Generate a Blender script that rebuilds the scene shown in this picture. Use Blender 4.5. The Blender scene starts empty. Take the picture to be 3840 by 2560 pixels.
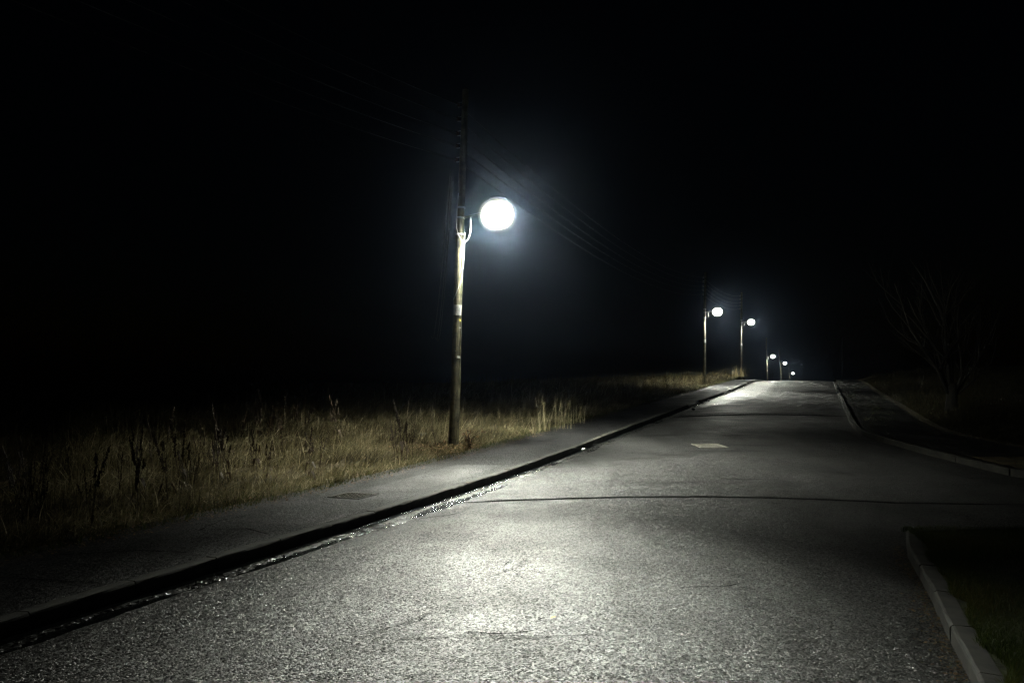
import bpy, bmesh, math, random
import numpy as np
from mathutils import Vector, Matrix, noise as mnoise

rng = np.random.default_rng(7)
random.seed(7)
S = bpy.context.scene

# ------------------------------------------------------------------ camera, sky, exposure
cam_d = bpy.data.cameras.new('camera')
cam = bpy.data.objects.new('camera', cam_d)
S.collection.objects.link(cam)
cam.location = (0, 0, 1.69)
cam.rotation_euler = (math.radians(90), 0, 0)
cam_d.lens = 28.0
cam_d.sensor_width = 36.0
cam_d.shift_y = 0.0391
cam_d.clip_end = 1500
S.camera = cam

world = bpy.data.worlds.new('World')
S.world = world
world.use_nodes = True
wn = world.node_tree.nodes
wl = world.node_tree.links
bg = wn['Background']
sky = wn.new('ShaderNodeTexSky')
sky.sky_type = 'NISHITA'
sky.sun_disc = False
sky.sun_elevation = math.radians(1.0)
sky.sun_rotation = math.radians(200)
tint = wn.new('ShaderNodeMix'); tint.data_type = 'RGBA'; tint.blend_type = 'MULTIPLY'
tint.inputs[0].default_value = 1.0
tint.inputs[7].default_value = (0.42, 0.6, 1.0, 1)
wl.new(sky.outputs[0], tint.inputs[6])
wl.new(tint.outputs[2], bg.inputs[0])
bg.inputs[1].default_value = 0.0006

S.view_settings.view_transform = 'Standard'
S.view_settings.look = 'None'
S.view_settings.exposure = 0.0
S.view_settings.gamma = 1.0
S.view_settings.use_curve_mapping = False

S.render.engine = 'CYCLES'
S.cycles.use_denoising = True
S.cycles.denoising_prefilter = 'NONE'
S.cycles.max_bounces = 6
S.cycles.diffuse_bounces = 2
S.cycles.glossy_bounces = 3
S.cycles.transmission_bounces = 4
S.cycles.volume_bounces = 0
S.cycles.sample_clamp_direct = 0.0
S.cycles.sample_clamp_indirect = 3.0

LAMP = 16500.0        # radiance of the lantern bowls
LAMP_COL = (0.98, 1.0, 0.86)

# ------------------------------------------------------------------ terrain functions (x right, y away, z up)
_EY = [-60, -30, 0, 10, 13, 17.25, 23.6, 35.6, 46.7, 55.5, 63, 68, 74, 80, 90, 115, 154, 198, 260, 420, 900]
_EZ = [0, 0, 0, 0, .02, .14, .36, .74, 1.06, 1.40, 1.64, 1.72, 1.69, 1.52, 1.05, .15, .0, -1.45, -3.2, -6, -14]
_yy = np.linspace(-60, 900, 9601)
_zz = np.interp(_yy, _EY, _EZ)
_k = np.hanning(61); _k /= _k.sum()
_zz = np.convolve(np.pad(_zz, 30, mode='edge'), _k, mode='valid')


def E(y):
    return np.interp(y, _yy, _zz)


SL = 0.389
CT = 0.932                     # cos of the road heading
U = Vector((0.3625, 0.932, 0))  # along the road
R = Vector((0.932, -0.3625, 0))  # across, to the right
ANG = math.atan2(-U.x, U.y)    # rotation about z that turns +Y into U


def kx(y):                     # x of the left kerb face
    return SL * y - 5.39


def sstep(a, b, x):
    t = np.clip((x - a) / (b - a), 0, 1)
    return t * t * (3 - 2 * t)


# right kerb: far side, from the crest back to the side-road mouth
RK = [(140.0, 355), (41.0 + 1, 103), (32.1, 80), (24.34, 60), (20.45, 50), (16.56, 40), (12.67, 30), (10.72, 25), (9.83, 22.6), (9.40, 21.2),
      (9.15, 19.6), (8.98, 17.5), (8.84, 15.2), (8.80, 13.8), (8.95, 13.1), (9.4, 12.65), (10.4, 12.35), (13, 12.2), (40, 12.2), (150, 12.2)]
NK = [(-7.0, -20), (0.84, 0.0), (2.80, 5.06), (3.31, 6.35), (3.95, 8.05), (4.04, 8.33), (4.2, 8.47), (4.6, 8.56), (5.6, 8.72), (9, 8.85), (40, 8.9), (150, 8.9)]
_rk = sorted(RK[:14], key=lambda p: p[1])


def rkx(y):
    return np.interp(y, [p[1] for p in _rk], [p[0] for p in _rk])


def nz(x, y, f, seed=0.0):
    x = np.atleast_1d(x); y = np.atleast_1d(y)
    return (np.sin(x * f * 1.3 + y * f * .7 + seed) + np.sin(-x * f * .6 + y * f * 1.7 + 2.1 + seed * 2) + np.sin(x * f * 2.3 - y * f * 1.1 + 4.2 + seed)) / 3


def field_z(x, y):
    x = np.asarray(x, float); y = np.asarray(y, float)
    tl = (kx(y) - x) * CT
    z = E(y) + 0.115
    z = z + sstep(2.0, 4.5, tl) * (0.13 * nz(x, y, .9) + .07 * nz(x, y, 2.1, 1.))
    z = z - .35 * sstep(11, 20, tl) + .0 * tl
    z = z + 0.42 * np.exp(-(((x - 20.6) ** 2 + (y - 72.5) ** 2) / 22.0))
    return z


def rverge_z(x, y):
    x = np.asarray(x, float); y = np.asarray(y, float)
    t = (x - rkx(y)) * CT
    return E(y) + 0.115 + .62 * sstep(3.2, 7.5, t) + .5 * sstep(8, 30, t) + sstep(3, 5, t) * (.08 * nz(x, y, .8, 3.))


# ------------------------------------------------------------------ helpers
def nt(mat):
    return mat.node_tree.nodes, mat.node_tree.links


def pmat(name, col, rough=.7, metal=0.0, spec=.5):
    m = bpy.data.materials.new(name); m.use_nodes = True
    b = m.node_tree.nodes['Principled BSDF']
    b.inputs['Base Color'].default_value = (*col, 1)
    b.inputs['Roughness'].default_value = rough
    b.inputs['Metallic'].default_value = metal
    b.inputs['Specular IOR Level'].default_value = spec
    return m


def noisy(name, c1, c2, scale=8, rough=(.6, .8), bump=.3, bscale=None, dist=.01, metal=0, spec=.5, detail=6, stretch=None, lo=.35, hi=.65):
    m = pmat(name, c1, rough[0], metal, spec)
    n, l = nt(m); b = n['Principled BSDF']
    tc = n.new('ShaderNodeTexCoord'); mp = n.new('ShaderNodeMapping')
    l.new(tc.outputs['Object'], mp.inputs[0])
    if stretch: mp.inputs['Scale'].default_value = stretch
    t = n.new('ShaderNodeTexNoise'); t.inputs['Scale'].default_value = scale; t.inputs['Detail'].default_value = detail
    l.new(mp.outputs[0], t.inputs['Vector'])
    cr = n.new('ShaderNodeValToRGB')
    cr.color_ramp.elements[0].position = lo; cr.color_ramp.elements[0].color = (*c1, 1)
    cr.color_ramp.elements[1].position = hi; cr.color_ramp.elements[1].color = (*c2, 1)
    l.new(t.outputs[0], cr.inputs[0]); l.new(cr.outputs[0], b.inputs['Base Color'])
    mr = n.new('ShaderNodeMapRange'); mr.inputs[3].default_value = rough[0]; mr.inputs[4].default_value = rough[1]
    l.new(t.outputs[0], mr.inputs[0]); l.new(mr.outputs[0], b.inputs['Roughness'])
    if bump:
        t2 = n.new('ShaderNodeTexNoise'); t2.inputs['Scale'].default_value = bscale or scale * 4; t2.inputs['Detail'].default_value = 4
        l.new(mp.outputs[0], t2.inputs['Vector'])
        bp = n.new('ShaderNodeBump'); bp.inputs['Strength'].default_value = bump; bp.inputs['Distance'].default_value = dist
        l.new(t2.outputs[0], bp.inputs['Height']); l.new(bp.outputs[0], b.inputs['Normal'])
    return m


def link(o, parent=None):
    S.collection.objects.link(o)
    if parent: o.parent = parent
    return o


def tag(o, label=None, cat=None, group=None, kind=None):
    if label: o['label'] = label
    if cat: o['category'] = cat
    if group: o['group'] = group
    if kind: o['kind'] = kind
    return o


def empty(name, loc=(0, 0, 0), rz=0):
    o = bpy.data.objects.new(name, None); o.location = loc; o.rotation_euler = (0, 0, rz)
    o.empty_display_size = .2
    return link(o)


def from_bm(name, bm, mat, parent=None, smooth=True):
    me = bpy.data.meshes.new(name); bm.normal_update(); bm.to_mesh(me); bm.free()
    if smooth: me.polygons.foreach_set('use_smooth', [True] * len(me.polygons))
    if mat: me.materials.append(mat)
    return link(bpy.data.objects.new(name, me), parent)


def grid_mesh(name, P, mat, parent=None, smooth=True):
    """P: (rows, cols, 3) array -> sheet facing up"""
    P = np.asarray(P, float); r, c, _ = P.shape
    idx = np.arange(r * c).reshape(r, c)
    f = np.stack([idx[:-1, :-1], idx[:-1, 1:], idx[1:, 1:], idx[1:, :-1]], -1).reshape(-1, 4)
    me = bpy.data.meshes.new(name)
    me.from_pydata([tuple(v) for v in P.reshape(-1, 3)], [], [tuple(q) for q in f])
    if me.polygons[0].normal.z < 0: me.flip_normals()
    if smooth: me.polygons.foreach_set('use_smooth', [True] * len(me.polygons))
    me.materials.append(mat)
    return link(bpy.data.objects.new(name, me), parent)


def tris_mesh(name, V, F, mat, tintv=None, parent=None):
    V = np.ascontiguousarray(V, np.float32); F = np.ascontiguousarray(F, np.int32)
    me = bpy.data.meshes.new(name)
    me.vertices.add(len(V)); me.vertices.foreach_set('co', V.ravel())
    me.loops.add(F.size); me.loops.foreach_set('vertex_index', F.ravel())
    me.polygons.add(len(F)); me.polygons.foreach_set('loop_start', np.arange(0, F.size, 3, dtype=np.int32))
    if tintv is not None:
        a = me.attributes.new('tint', 'FLOAT', 'POINT'); a.data.foreach_set('value', np.ascontiguousarray(tintv, np.float32))
    me.update(); me.validate()
    me.materials.append(mat)
    return link(bpy.data.objects.new(name, me), parent)


def tube_bm(bm, pts, rads, n=8, cap=True):
    pts = [Vector(p) for p in pts]
    if not isinstance(rads, (list, tuple)): rads = [rads] * len(pts)
    rings = []; up = None
    for i, p in enumerate(pts):
        d = (pts[min(i + 1, len(pts) - 1)] - pts[max(i - 1, 0)]).normalized()
        if up is None:
            a = Vector((0, 0, 1)) if abs(d.z) < .9 else Vector((1, 0, 0))
            x = d.cross(a).normalized()
        else:
            x = (up - d * up.dot(d)).normalized()
        up = x; y = d.cross(x)
        rings.append([bm.verts.new(p + (x * math.cos(2 * math.pi * k / n) + y * math.sin(2 * math.pi * k / n)) * rads[i]) for k in range(n)])
    for a, b in zip(rings, rings[1:]):
        for k in range(n):
            bm.faces.new((a[k], a[(k + 1) % n], b[(k + 1) % n], b[k]))
    if cap:
        bm.faces.new(rings[0][::-1]); bm.faces.new(rings[-1])


def box_bm(bm, lo, hi, mtx=None):
    c = [(Vector(lo) + Vector(hi)) / 2]; s = Vector(hi) - Vector(lo)
    M = Matrix.Translation(c[0]) @ Matrix.Diagonal((*s, 1))
    if mtx: M = mtx @ M
    return bmesh.ops.create_cube(bm, size=1, matrix=M)['verts']


# ------------------------------------------------------------------ materials
def road_material(name, base=.018, grain=78., bump=.9, rough=.38, wet=.5, hue=(1, 1, .98), facet=.85, coat=.0):
    m = pmat(name, (base, base, base), rough, 0, .5)
    n, l = nt(m); b = n['Principled BSDF']
    geo = n.new('ShaderNodeNewGeometry')
    vo = n.new('ShaderNodeTexVoronoi'); vo.inputs['Scale'].default_value = grain; vo.inputs['Randomness'].default_value = 1
    l.new(geo.outputs['Position'], vo.inputs['Vector'])
    no = n.new('ShaderNodeTexNoise'); no.inputs['Scale'].default_value = grain * .55; no.inputs['Detail'].default_value = 3
    l.new(geo.outputs['Position'], no.inputs['Vector'])
    big = n.new('ShaderNodeTexNoise'); big.inputs['Scale'].default_value = .55; big.inputs['Detail'].default_value = 7; big.inputs['Roughness'].default_value = .62
    # stretch wear along the road
    mp = n.new('ShaderNodeMapping'); mp.inputs['Rotation'].default_value = (0, 0, -ANG); mp.inputs['Scale'].default_value = (3.2, .22, 1)
    l.new(geo.outputs['Position'], mp.inputs[0]); l.new(mp.outputs[0], big.inputs['Vector'])
    pat = n.new('ShaderNodeTexNoise'); pat.inputs['Scale'].default_value = .8; pat.inputs['Detail'].default_value = 4
    l.new(geo.outputs['Position'], pat.inputs['Vector'])
    # colour: stones against binder
    sep = n.new('ShaderNodeSeparateColor'); l.new(vo.outputs['Color'], sep.inputs[0])
    mr = n.new('ShaderNodeMapRange'); mr.inputs[1].default_value = 0; mr.inputs[2].default_value = 1
    mr.inputs[3].default_value = base * .35; mr.inputs[4].default_value = base * 2.1
    l.new(sep.outputs[0], mr.inputs[0])
    mb = n.new('ShaderNodeMapRange'); mb.inputs[1].default_value = .3; mb.inputs[2].default_value = .7; mb.inputs[3].default_value = .75; mb.inputs[4].default_value = 1.2
    l.new(big.outputs[0], mb.inputs[0])
    mu = n.new('ShaderNodeMath'); mu.operation = 'MULTIPLY'; l.new(mr.outputs[0], mu.inputs[0]); l.new(mb.outputs[0], mu.inputs[1])
    cc = n.new('ShaderNodeCombineColor')
    for i in range(3):
        k = n.new('ShaderNodeMath'); k.operation = 'MULTIPLY'; k.inputs[1].default_value = hue[i]
        l.new(mu.outputs[0], k.inputs[0]); l.new(k.outputs[0], cc.inputs[i])
    l.new(cc.outputs[0], b.inputs['Base Color'])
    b.inputs['Coat Weight'].default_value = coat; b.inputs['Coat Roughness'].default_value = .45; b.inputs['Coat IOR'].default_value = 1.33
    # roughness: damp and drier patches
    rr = n.new('ShaderNodeMapRange'); rr.inputs[1].default_value = .35; rr.inputs[2].default_value = .65
    rr.inputs[3].default_value = rough - .08; rr.inputs[4].default_value = rough + .16
    l.new(pat.outputs[0], rr.inputs[0])
    ra = n.new('ShaderNodeMath'); ra.operation = 'MULTIPLY_ADD'; ra.inputs[1].default_value = .14; l.new(sep.outputs[1], ra.inputs[0]); l.new(rr.outputs[0], ra.inputs[2])
    l.new(ra.outputs[0], b.inputs['Roughness'])
    # specular varies with wear too
    sp = n.new('ShaderNodeMapRange'); sp.inputs[1].default_value = .34; sp.inputs[2].default_value = .62; sp.inputs[3].default_value = wet * .8; sp.inputs[4].default_value = wet * 1.35
    l.new(big.outputs[0], sp.inputs[0])
    # some stones polished and wet, others matt
    pw = n.new('ShaderNodeMapRange'); pw.inputs[1].default_value = .25; pw.inputs[2].default_value = .8; pw.inputs[3].default_value = .08; pw.inputs[4].default_value = 1.8
    l.new(sep.outputs[2], pw.inputs[0])
    sm = n.new('ShaderNodeMath'); sm.operation = 'MULTIPLY'; l.new(sp.outputs[0], sm.inputs[0]); l.new(pw.outputs[0], sm.inputs[1])
    l.new(sm.outputs[0], b.inputs['Specular IOR Level'])
    # relief
    hv = n.new('ShaderNodeMath'); hv.operation = 'MULTIPLY_ADD'; hv.inputs[1].default_value = -1.0
    l.new(vo.outputs['Distance'], hv.inputs[0]); l.new(no.outputs[0], hv.inputs[2])
    bp = n.new('ShaderNodeBump'); bp.inputs['Strength'].default_value = bump; bp.inputs['Distance'].default_value = .0075
    l.new(hv.outputs[0], bp.inputs['Height'])
    # every stone lies at its own tilt
    vs = n.new('ShaderNodeVectorMath'); vs.operation = 'SUBTRACT'; vs.inputs[1].default_value = (.5, .5, .5); l.new(vo.outputs['Color'], vs.inputs[0])
    vm = n.new('ShaderNodeVectorMath'); vm.operation = 'MULTIPLY'; vm.inputs[1].default_value = (facet, facet, 0); l.new(vs.outputs[0], vm.inputs[0])
    va = n.new('ShaderNodeVectorMath'); va.operation = 'ADD'; l.new(vm.outputs[0], va.inputs[0]); l.new(bp.outputs[0], va.inputs[1])
    vn = n.new('ShaderNodeVectorMath'); vn.operation = 'NORMALIZE'; l.new(va.outputs[0], vn.inputs[0]); l.new(vn.outputs[0], b.inputs['Normal'])
    return m


M_road = road_material('wet_asphalt')
M_wear = road_material('worn_asphalt', base=.012, wet=.2)
M_path = road_material('footpath_asphalt', base=.015, grain=95, bump=.7, rough=.5, wet=.28, hue=(1, 1, 1.02))
M_patch = road_material('patched_asphalt', base=.026, grain=110, bump=.55, rough=.5, wet=.38)
M_trench = road_material('dark_trench_asphalt', base=.022, grain=110, bump=.7, rough=.55, wet=.25)
M_kerb = noisy('kerb_concrete', (.014, .014, .012), (.046, .045, .036), 7, (.75, .95), .5, 90, .004)
M_soil = noisy('soil_and_thatch', (.045, .036, .02), (.12, .095, .05), 3.0, (.85, .95), .9, 22, .05, spec=.2)
M_lawnsoil = noisy('mossy_soil', (.018, .024, .008), (.05, .06, .016), 9, (.85, .95), .8, 40, .02, spec=.2)
M_joint = noisy('bitumen_joint', (.004, .004, .004), (.010, .010, .010), 20, (.9, 1.), .6, 60, .006, spec=.0)
M_iron = noisy('worn_cast_iron', (.16, .155, .13), (.32, .31, .26), 30, (.4, .55), .3, 90, .002, metal=.35)
M_irond = noisy('dull_cast_iron', (.07, .07, .07), (.2, .195, .18), 30, (.25, .4), .3, 90, .002, metal=.6)
M_zinc = noisy('galvanised_steel', (.42, .43, .44), (.6, .6, .6), 25, (.35, .5), .1, 80, .001, metal=.7)
M_house = pmat('lantern_housing_grey', (.16, .165, .17), .45, .3)
M_cable = pmat('grey_cable', (.5, .5, .48), .5)
M_wire = noisy('weathered_conductor', (.10, .10, .10), (.16, .16, .16), 5, (.6, .8), 0)
M_white = noisy('white_plate', (.40, .40, .38), (.52, .52, .49), 12, (.35, .5), 0, lo=.25)
M_stone = noisy('pale_stone', (.09, .085, .07), (.17, .165, .14), 14, (.6, .8), .4, 60, .004)
M_black = pmat('black_print', (.02, .02, .02), .5)
M_yellow = pmat('yellow_tag', (.75, .6, .09), .4)
M_litter = noisy('crumpled_litter', (.5, .5, .47), (.75, .75, .72), 20, (.5, .6), .4, 60, .004)
M_porc = pmat('insulator_porcelain', (.10, .06, .04), .2)


def wood_material():
    m = pmat('weathered_pole_wood', (.2, .18, .1), .75)
    n, l = nt(m); b = n['Principled BSDF']
    tc = n.new('ShaderNodeTexCoord'); mp = n.new('ShaderNodeMapping'); mp.inputs['Scale'].default_value = (1, 1, .06)
    l.new(tc.outputs['Object'], mp.inputs[0])
    g = n.new('ShaderNodeTexNoise'); g.inputs['Scale'].default_value = 55; g.inputs['Detail'].default_value = 6; l.new(mp.outputs[0], g.inputs['Vector'])
    s = n.new('ShaderNodeTexNoise'); s.inputs['Scale'].default_value = 5; s.inputs['Detail'].default_value = 6; s.inputs['Roughness'].default_value = .65
    mp2 = n.new('ShaderNodeMapping'); mp2.inputs['Scale'].default_value = (1, 1, 1.4); l.new(tc.outputs['Object'], mp2.inputs[0]); l.new(mp2.outputs[0], s.inputs['Vector'])
    # drying cracks: thin vertical dark lines
    mp3 = n.new('ShaderNodeMapping'); mp3.inputs['Scale'].default_value = (1, 1, .1); l.new(tc.outputs['Object'], mp3.inputs[0])
    w = n.new('ShaderNodeTexVoronoi'); w.feature = 'DISTANCE_TO_EDGE'; w.inputs['Scale'].default_value = 16; l.new(mp3.outputs[0], w.inputs['Vector'])
    cr = n.new('ShaderNodeValToRGB'); e = cr.color_ramp.elements
    e[0].position = .3; e[0].color = (.055, .048, .026, 1); e[1].position = .7; e[1].color = (.19, .172, .095, 1)
    l.new(g.outputs[0], cr.inputs[0])
    mr = n.new('ShaderNodeMapRange'); mr.inputs[1].default_value = .36; mr.inputs[2].default_value = .6; mr.inputs[3].default_value = .35; mr.inputs[4].default_value = 1.1
    l.new(s.outputs[0], mr.inputs[0])
    mk = n.new('ShaderNodeMapRange'); mk.inputs[1].default_value = 0; mk.inputs[2].default_value = .035; mk.inputs[3].default_value = .2; mk.inputs[4].default_value = 1
    l.new(w.outputs['Distance'], mk.inputs[0])
    mm = n.new('ShaderNodeMath'); mm.operation = 'MULTIPLY'; l.new(mr.outputs[0], mm.inputs[0]); l.new(mk.outputs[0], mm.inputs[1])
    mx = n.new('ShaderNodeMix'); mx.data_type = 'RGBA'; mx.blend_type = 'MULTIPLY'; mx.inputs[0].default_value = 1
    l.new(cr.outputs[0], mx.inputs[6]); l.new(mm.outputs[0], mx.inputs[7])
    l.new(mx.outputs[2], b.inputs['Base Color'])
    ad = n.new('ShaderNodeMath'); ad.operation = 'ADD'; l.new(g.outputs[0], ad.inputs[0]); l.new(mk.outputs[0], ad.inputs[1])
    bp = n.new('ShaderNodeBump'); bp.inputs['Strength'].default_value = .8; bp.inputs['Distance'].default_value = .008
    l.new(ad.outputs[0], bp.inputs['Height']); l.new(bp.outputs[0], b.inputs['Normal'])
    return m


M_wood = wood_material()


def blade_material(name, stops, rough=.6, transl=.35):
    m = pmat(name, stops[0], rough, 0, .3)
    n, l = nt(m); b = n['Principled BSDF']
    at = n.new('ShaderNodeAttribute'); at.attribute_name = 'tint'
    cr = n.new('ShaderNodeValToRGB'); e = cr.color_ramp.elements
    e[0].color = (*stops[0], 1); e[1].color = (*stops[-1], 1)
    for i, c in enumerate(stops[1:-1]):
        k = e.new((i + 1) / (len(stops) - 1)); k.color = (*c, 1)
    l.new(at.outputs['Fac'], cr.inputs[0]); l.new(cr.outputs[0], b.inputs['Base Color'])
    if transl:
        tr = n.new('ShaderNodeBsdfTranslucent'); l.new(cr.outputs[0], tr.inputs[0])
        mx = n.new('ShaderNodeMixShader'); mx.inputs[0].default_value = transl
        l.new(b.outputs[0], mx.inputs[1]); l.new(tr.outputs[0], mx.inputs[2])
        l.new(mx.outputs[0], n['Material Output'].inputs[0])
    return m


M_dry = blade_material('dry_grass', [(.03, .026, .013), (.10, .085, .042), (.22, .185, .10), (.26, .235, .125), (.60, .52, .34)])
M_green = blade_material('green_grass', [(.02, .035, .006), (.045, .07, .012), (.07, .09, .018), (.12, .10, .03)])
M_leaf = blade_material('dead_leaves', [(.06, .035, .015), (.16, .09, .04), (.30, .2, .1), (.10, .10, .03)], transl=.2)
M_scrub = blade_material('dark_scrub', [(.012, .012, .006), (.035, .032, .014), (.07, .06, .03), (.05, .05, .02)])
M_moss = blade_material('moss', [(.03, .05, .008), (.07, .1, .015), (.12, .13, .03)], transl=0)
M_dock = blade_material('dead_dock', [(.022, .014, .008), (.045, .028, .015), (.08, .055, .03)], transl=.1)
M_bark = noisy('bark', (.014, .013, .01), (.035, .033, .025), 14, (.8, .9), .6, 30, .01)


def water_material():
    m = pmat('gutter_water', (.006, .007, .007), .13, 0, .6)
    n, l = nt(m); b = n['Principled BSDF']
    geo = n.new('ShaderNodeNewGeometry')
    t = n.new('ShaderNodeTexNoise'); t.inputs['Scale'].default_value = 17; t.inputs['Detail'].default_value = 3; t.inputs['Roughness'].default_value = .7
    l.new(geo.outputs['Position'], t.inputs['Vector'])
    bp = n.new('ShaderNodeBump'); bp.inputs['Strength'].default_value = 1.0; bp.inputs['Distance'].default_value = .03
    l.new(t.outputs[0], bp.inputs['Height']); l.new(bp.outputs[0], b.inputs['Normal'])
    return m


M_water = water_material()
M_silt = road_material('wet_gutter_silt', base=.012, grain=42, bump=1.0, rough=.22, wet=.8, facet=1.2)

# ------------------------------------------------------------------ road, paths, ground
ys = np.concatenate([np.arange(-20, 30, .5), np.arange(30, 100, 1.0), np.arange(100, 361, 5.0)])
ts = np.concatenate([np.linspace(-.12, 6.4, 28), [7.5, 9, 12, 17, 25, 40, 60, 90, 150]])


def camber(t):
    return .07 * np.clip(1 - ((t - 3) / 3) ** 2, 0, 1)


Y, T = np.meshgrid(ys, ts, indexing='ij')
X = kx(Y) + T / CT
road = grid_mesh('road', np.stack([X, Y, E(Y) + camber(T)], -1), M_road)
tag(road, kind='structure')


def strip_on_road(name, pts, w, mat, parent, lift=.004, jag=.3):
    """ragged strip laid over the road along pts (x,y)"""
    rows = []
    P = [Vector((p[0], p[1], 0)) for p in pts]
    dense = []
    for a, b in zip(P, P[1:]):
        k = max(2, int((b - a).length / .06))
        for i in range(k): dense.append(a.lerp(b, i / k))
    dense.append(P[-1])
    for i, p in enumerate(dense):
        d = (dense[min(i + 1, len(dense) - 1)] - dense[max(i - 1, 0)]).normalized(); nrm = Vector((-d.y, d.x, 0))
        off = .02 * mnoise.noise(Vector((i * .08, .3, w * 10))) + .008 * mnoise.noise(Vector((i * .5, 5.3, 1)))
        ww = w * (1 + jag * mnoise.noise(Vector((i * .33, 7., 2)))) * min(1, i / 12 + .15, (len(dense) - 1 - i) / 12 + .15)
        r = []
        for s in (-1, -.4, .4, 1):
            q = p + nrm * (off + s * ww / 2)
            t = (q.x - kx(q.y)) * CT
            r.append((q.x, q.y, float(E(q.y) + camber(t)) + (lift if abs(s) < .9 else .001)))
        rows.append(r)
    return grid_mesh(name, np.array(rows), mat, parent)


strip_on_road('joint', [(-.75, 10.95), (-.2, 11.0), (1.2, 11.1), (2.8, 11.16), (4.2, 11.12), (5.6, 11.02), (7.0, 10.9)], .14, M_joint, road)
strip_on_road('joint', [(5.4, 27.0), (8.0, 27.5), (11.6, 27.5)], .55, M_joint, road)
strip_on_road('joint', [(5.8, 27.8), (8.0, 28.4), (11.4, 28.3)], .2, M_joint, road)
strip_on_road('joint', [(3.3, 12.95), (3.9, 13.05), (4.6, 12.98)], .03, M_joint, road)

for pts, w in (([(-.73, 5.3), (-.62, 5.42), (-.58, 5.6)], .03), ([(-1.1, 5.6), (-.98, 5.6)], .02), ([(-.08, 7.0), (.01, 7.3)], .03), ([(-.3, 5.15), (-.05, 5.12), (.14, 5.2)], .05), ([(1.3, 6.3), (1.7, 6.36), (1.9, 6.5)], .03), ([(-1.15, 9.7), (-.8, 9.9), (-.62, 10.1)], .05), ([(.1, 13.1), (.4, 13.4)], .03)):
    strip_on_road('surface_scar', pts, w, M_joint, road, .002, .8)

for pts, w in (([(-.75, 5.0), (-.35, 5.08), (.15, 5.04), (.5, 5.12)], .13), ([(-.9, 5.15), (-.7, 5.4), (-.5, 5.7)], .09), ([(-.2, 6.6), (.05, 7.0), (.2, 7.5)], .10), ([(2.2, 12.6), (3.4, 12.7)], .12), ([(3.0, 20.5), (4.6, 20.7)], .5), ([(5.3, 20.3), (6.4, 20.4)], .4), ([(3.6, 17.0), (5.6, 17.1)], .25), ([(4.9, 18.1), (6.2, 18.2)], .3)):
    strip_on_road('worn_patch', pts, w, M_wear, road, .0018, .9)

# gutter water along the left kerb
gy = np.arange(-2, 60, .08)
rows = []
for y in gy:
    a = (.27 + .13 * math.exp(-((y - 10) / 4) ** 2)) + .10 * mnoise.noise(Vector((y * .7, 0, 0))) + .05 * mnoise.noise(Vector((y * 4, 3, 0)))
    a *= .35 + .65 * max(0., min(1., .8 + 1.6 * mnoise.noise(Vector((y * .23, 9, 0)))))
    rows.append([(kx(y) + t / CT, y, float(E(y) + camber(t)) + .0045 * (1 if t < a else .1)) for t in np.linspace(.0, max(a, .03), 5)])
gw = grid_mesh('gutter_water', np.array(rows), M_water)
tag(gw, kind='structure')
rows = []
for y in np.arange(-2, 62, .05):
    a = .11 + .05 * mnoise.noise(Vector((y * 1.1, 3, 7))) + .03 * mnoise.noise(Vector((y * 5, 1, 7)))
    b_ = a + .17 + .16 * mnoise.noise(Vector((y * .6, 8, 2))) + .06 * mnoise.noise(Vector((y * 3.7, 2, 2))) + .04 * mnoise.noise(Vector((y * 11, 2, 5)))
    b_ = max(b_, a + .02)
    rows.append([(kx(y) + t / CT, y, float(E(y) + camber(t)) + lz + .002 * mnoise.noise(Vector((t * 30, y * 30, 0)))) for t, lz in ((a, .001), (a + .02, .008), ((a + b_) / 2, .010), (b_ - .02, .006), (b_, .0005))])
gs_ = grid_mesh('gutter_silt', np.array(rows), M_silt)
tag(gs_, kind='structure')


# wetter sheet of water seeping over the left side of the carriageway toward the crest
M_wet = road_material('running_wet_asphalt', base=.015, rough=.30, wet=.9, facet=.4, coat=.16)
rows = []
for y in np.arange(30, 66, .25):
    e = max(0., min(1., (y - 30) / 9)) * max(0., min(1., (66 - y) / 3))
    b_ = .25 + e * (1.7 + 1.1 * mnoise.noise(Vector((y * .21, 5, 5))) + .5 * mnoise.noise(Vector((y * .9, 2, 5))))
    rows.append([(kx(y) + t / CT, y, float(E(y) + camber(t)) + (.003 if t < b_ - .01 else .0005)) for t in np.linspace(.25, max(b_, .3), 7)])
ws = grid_mesh('wet_sheet', np.array(rows), M_wet)
tag(ws, kind='structure')


# kerbs: every stone a piece
def kerb_stone_mesh(L=.9, H=.125, W=.125, seed=0):
    bm = bmesh.new()
    prof = [(0, -.08), (0.0, H - .022), (.006, H - .008), (.02, H), (W, H - .002), (W, -.08)]
    rnd = random.Random(seed)
    ny = 6; rings = []
    for i in range(ny + 1):
        y = (i / ny) * (L - .012) + .006
        rings.append([bm.verts.new((-p[0] + rnd.uniform(-.0025, .0025), y, p[1] + rnd.uniform(-.003, .002))) for p in prof])
    for a, b in zip(rings, rings[1:]):
        for k in range(len(prof) - 1):
            bm.faces.new((a[k], b[k], b[k + 1], a[k + 1]))
    bm.faces.new(rings[0]); bm.faces.new(rings[-1][::-1])
    bmesh.ops.recalc_face_normals(bm, faces=bm.faces)
    me = bpy.data.meshes.new('kerb_stone'); bm.to_mesh(me); bm.free(); me.materials.append(M_kerb)
    return me


stone_meshes = [kerb_stone_mesh(seed=i) for i in range(5)]


def resample(pl, step):
    P = [Vector((p[0], p[1], 0)) for p in pl]; out = [P[0].copy()]; carry = 0
    for a, b in zip(P, P[1:]):
        L = (b - a).length; d = step - carry
        while d <= L:
            out.append(a.lerp(b, d / L)); d += step
        carry = L - (d - step)
    return out


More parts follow.
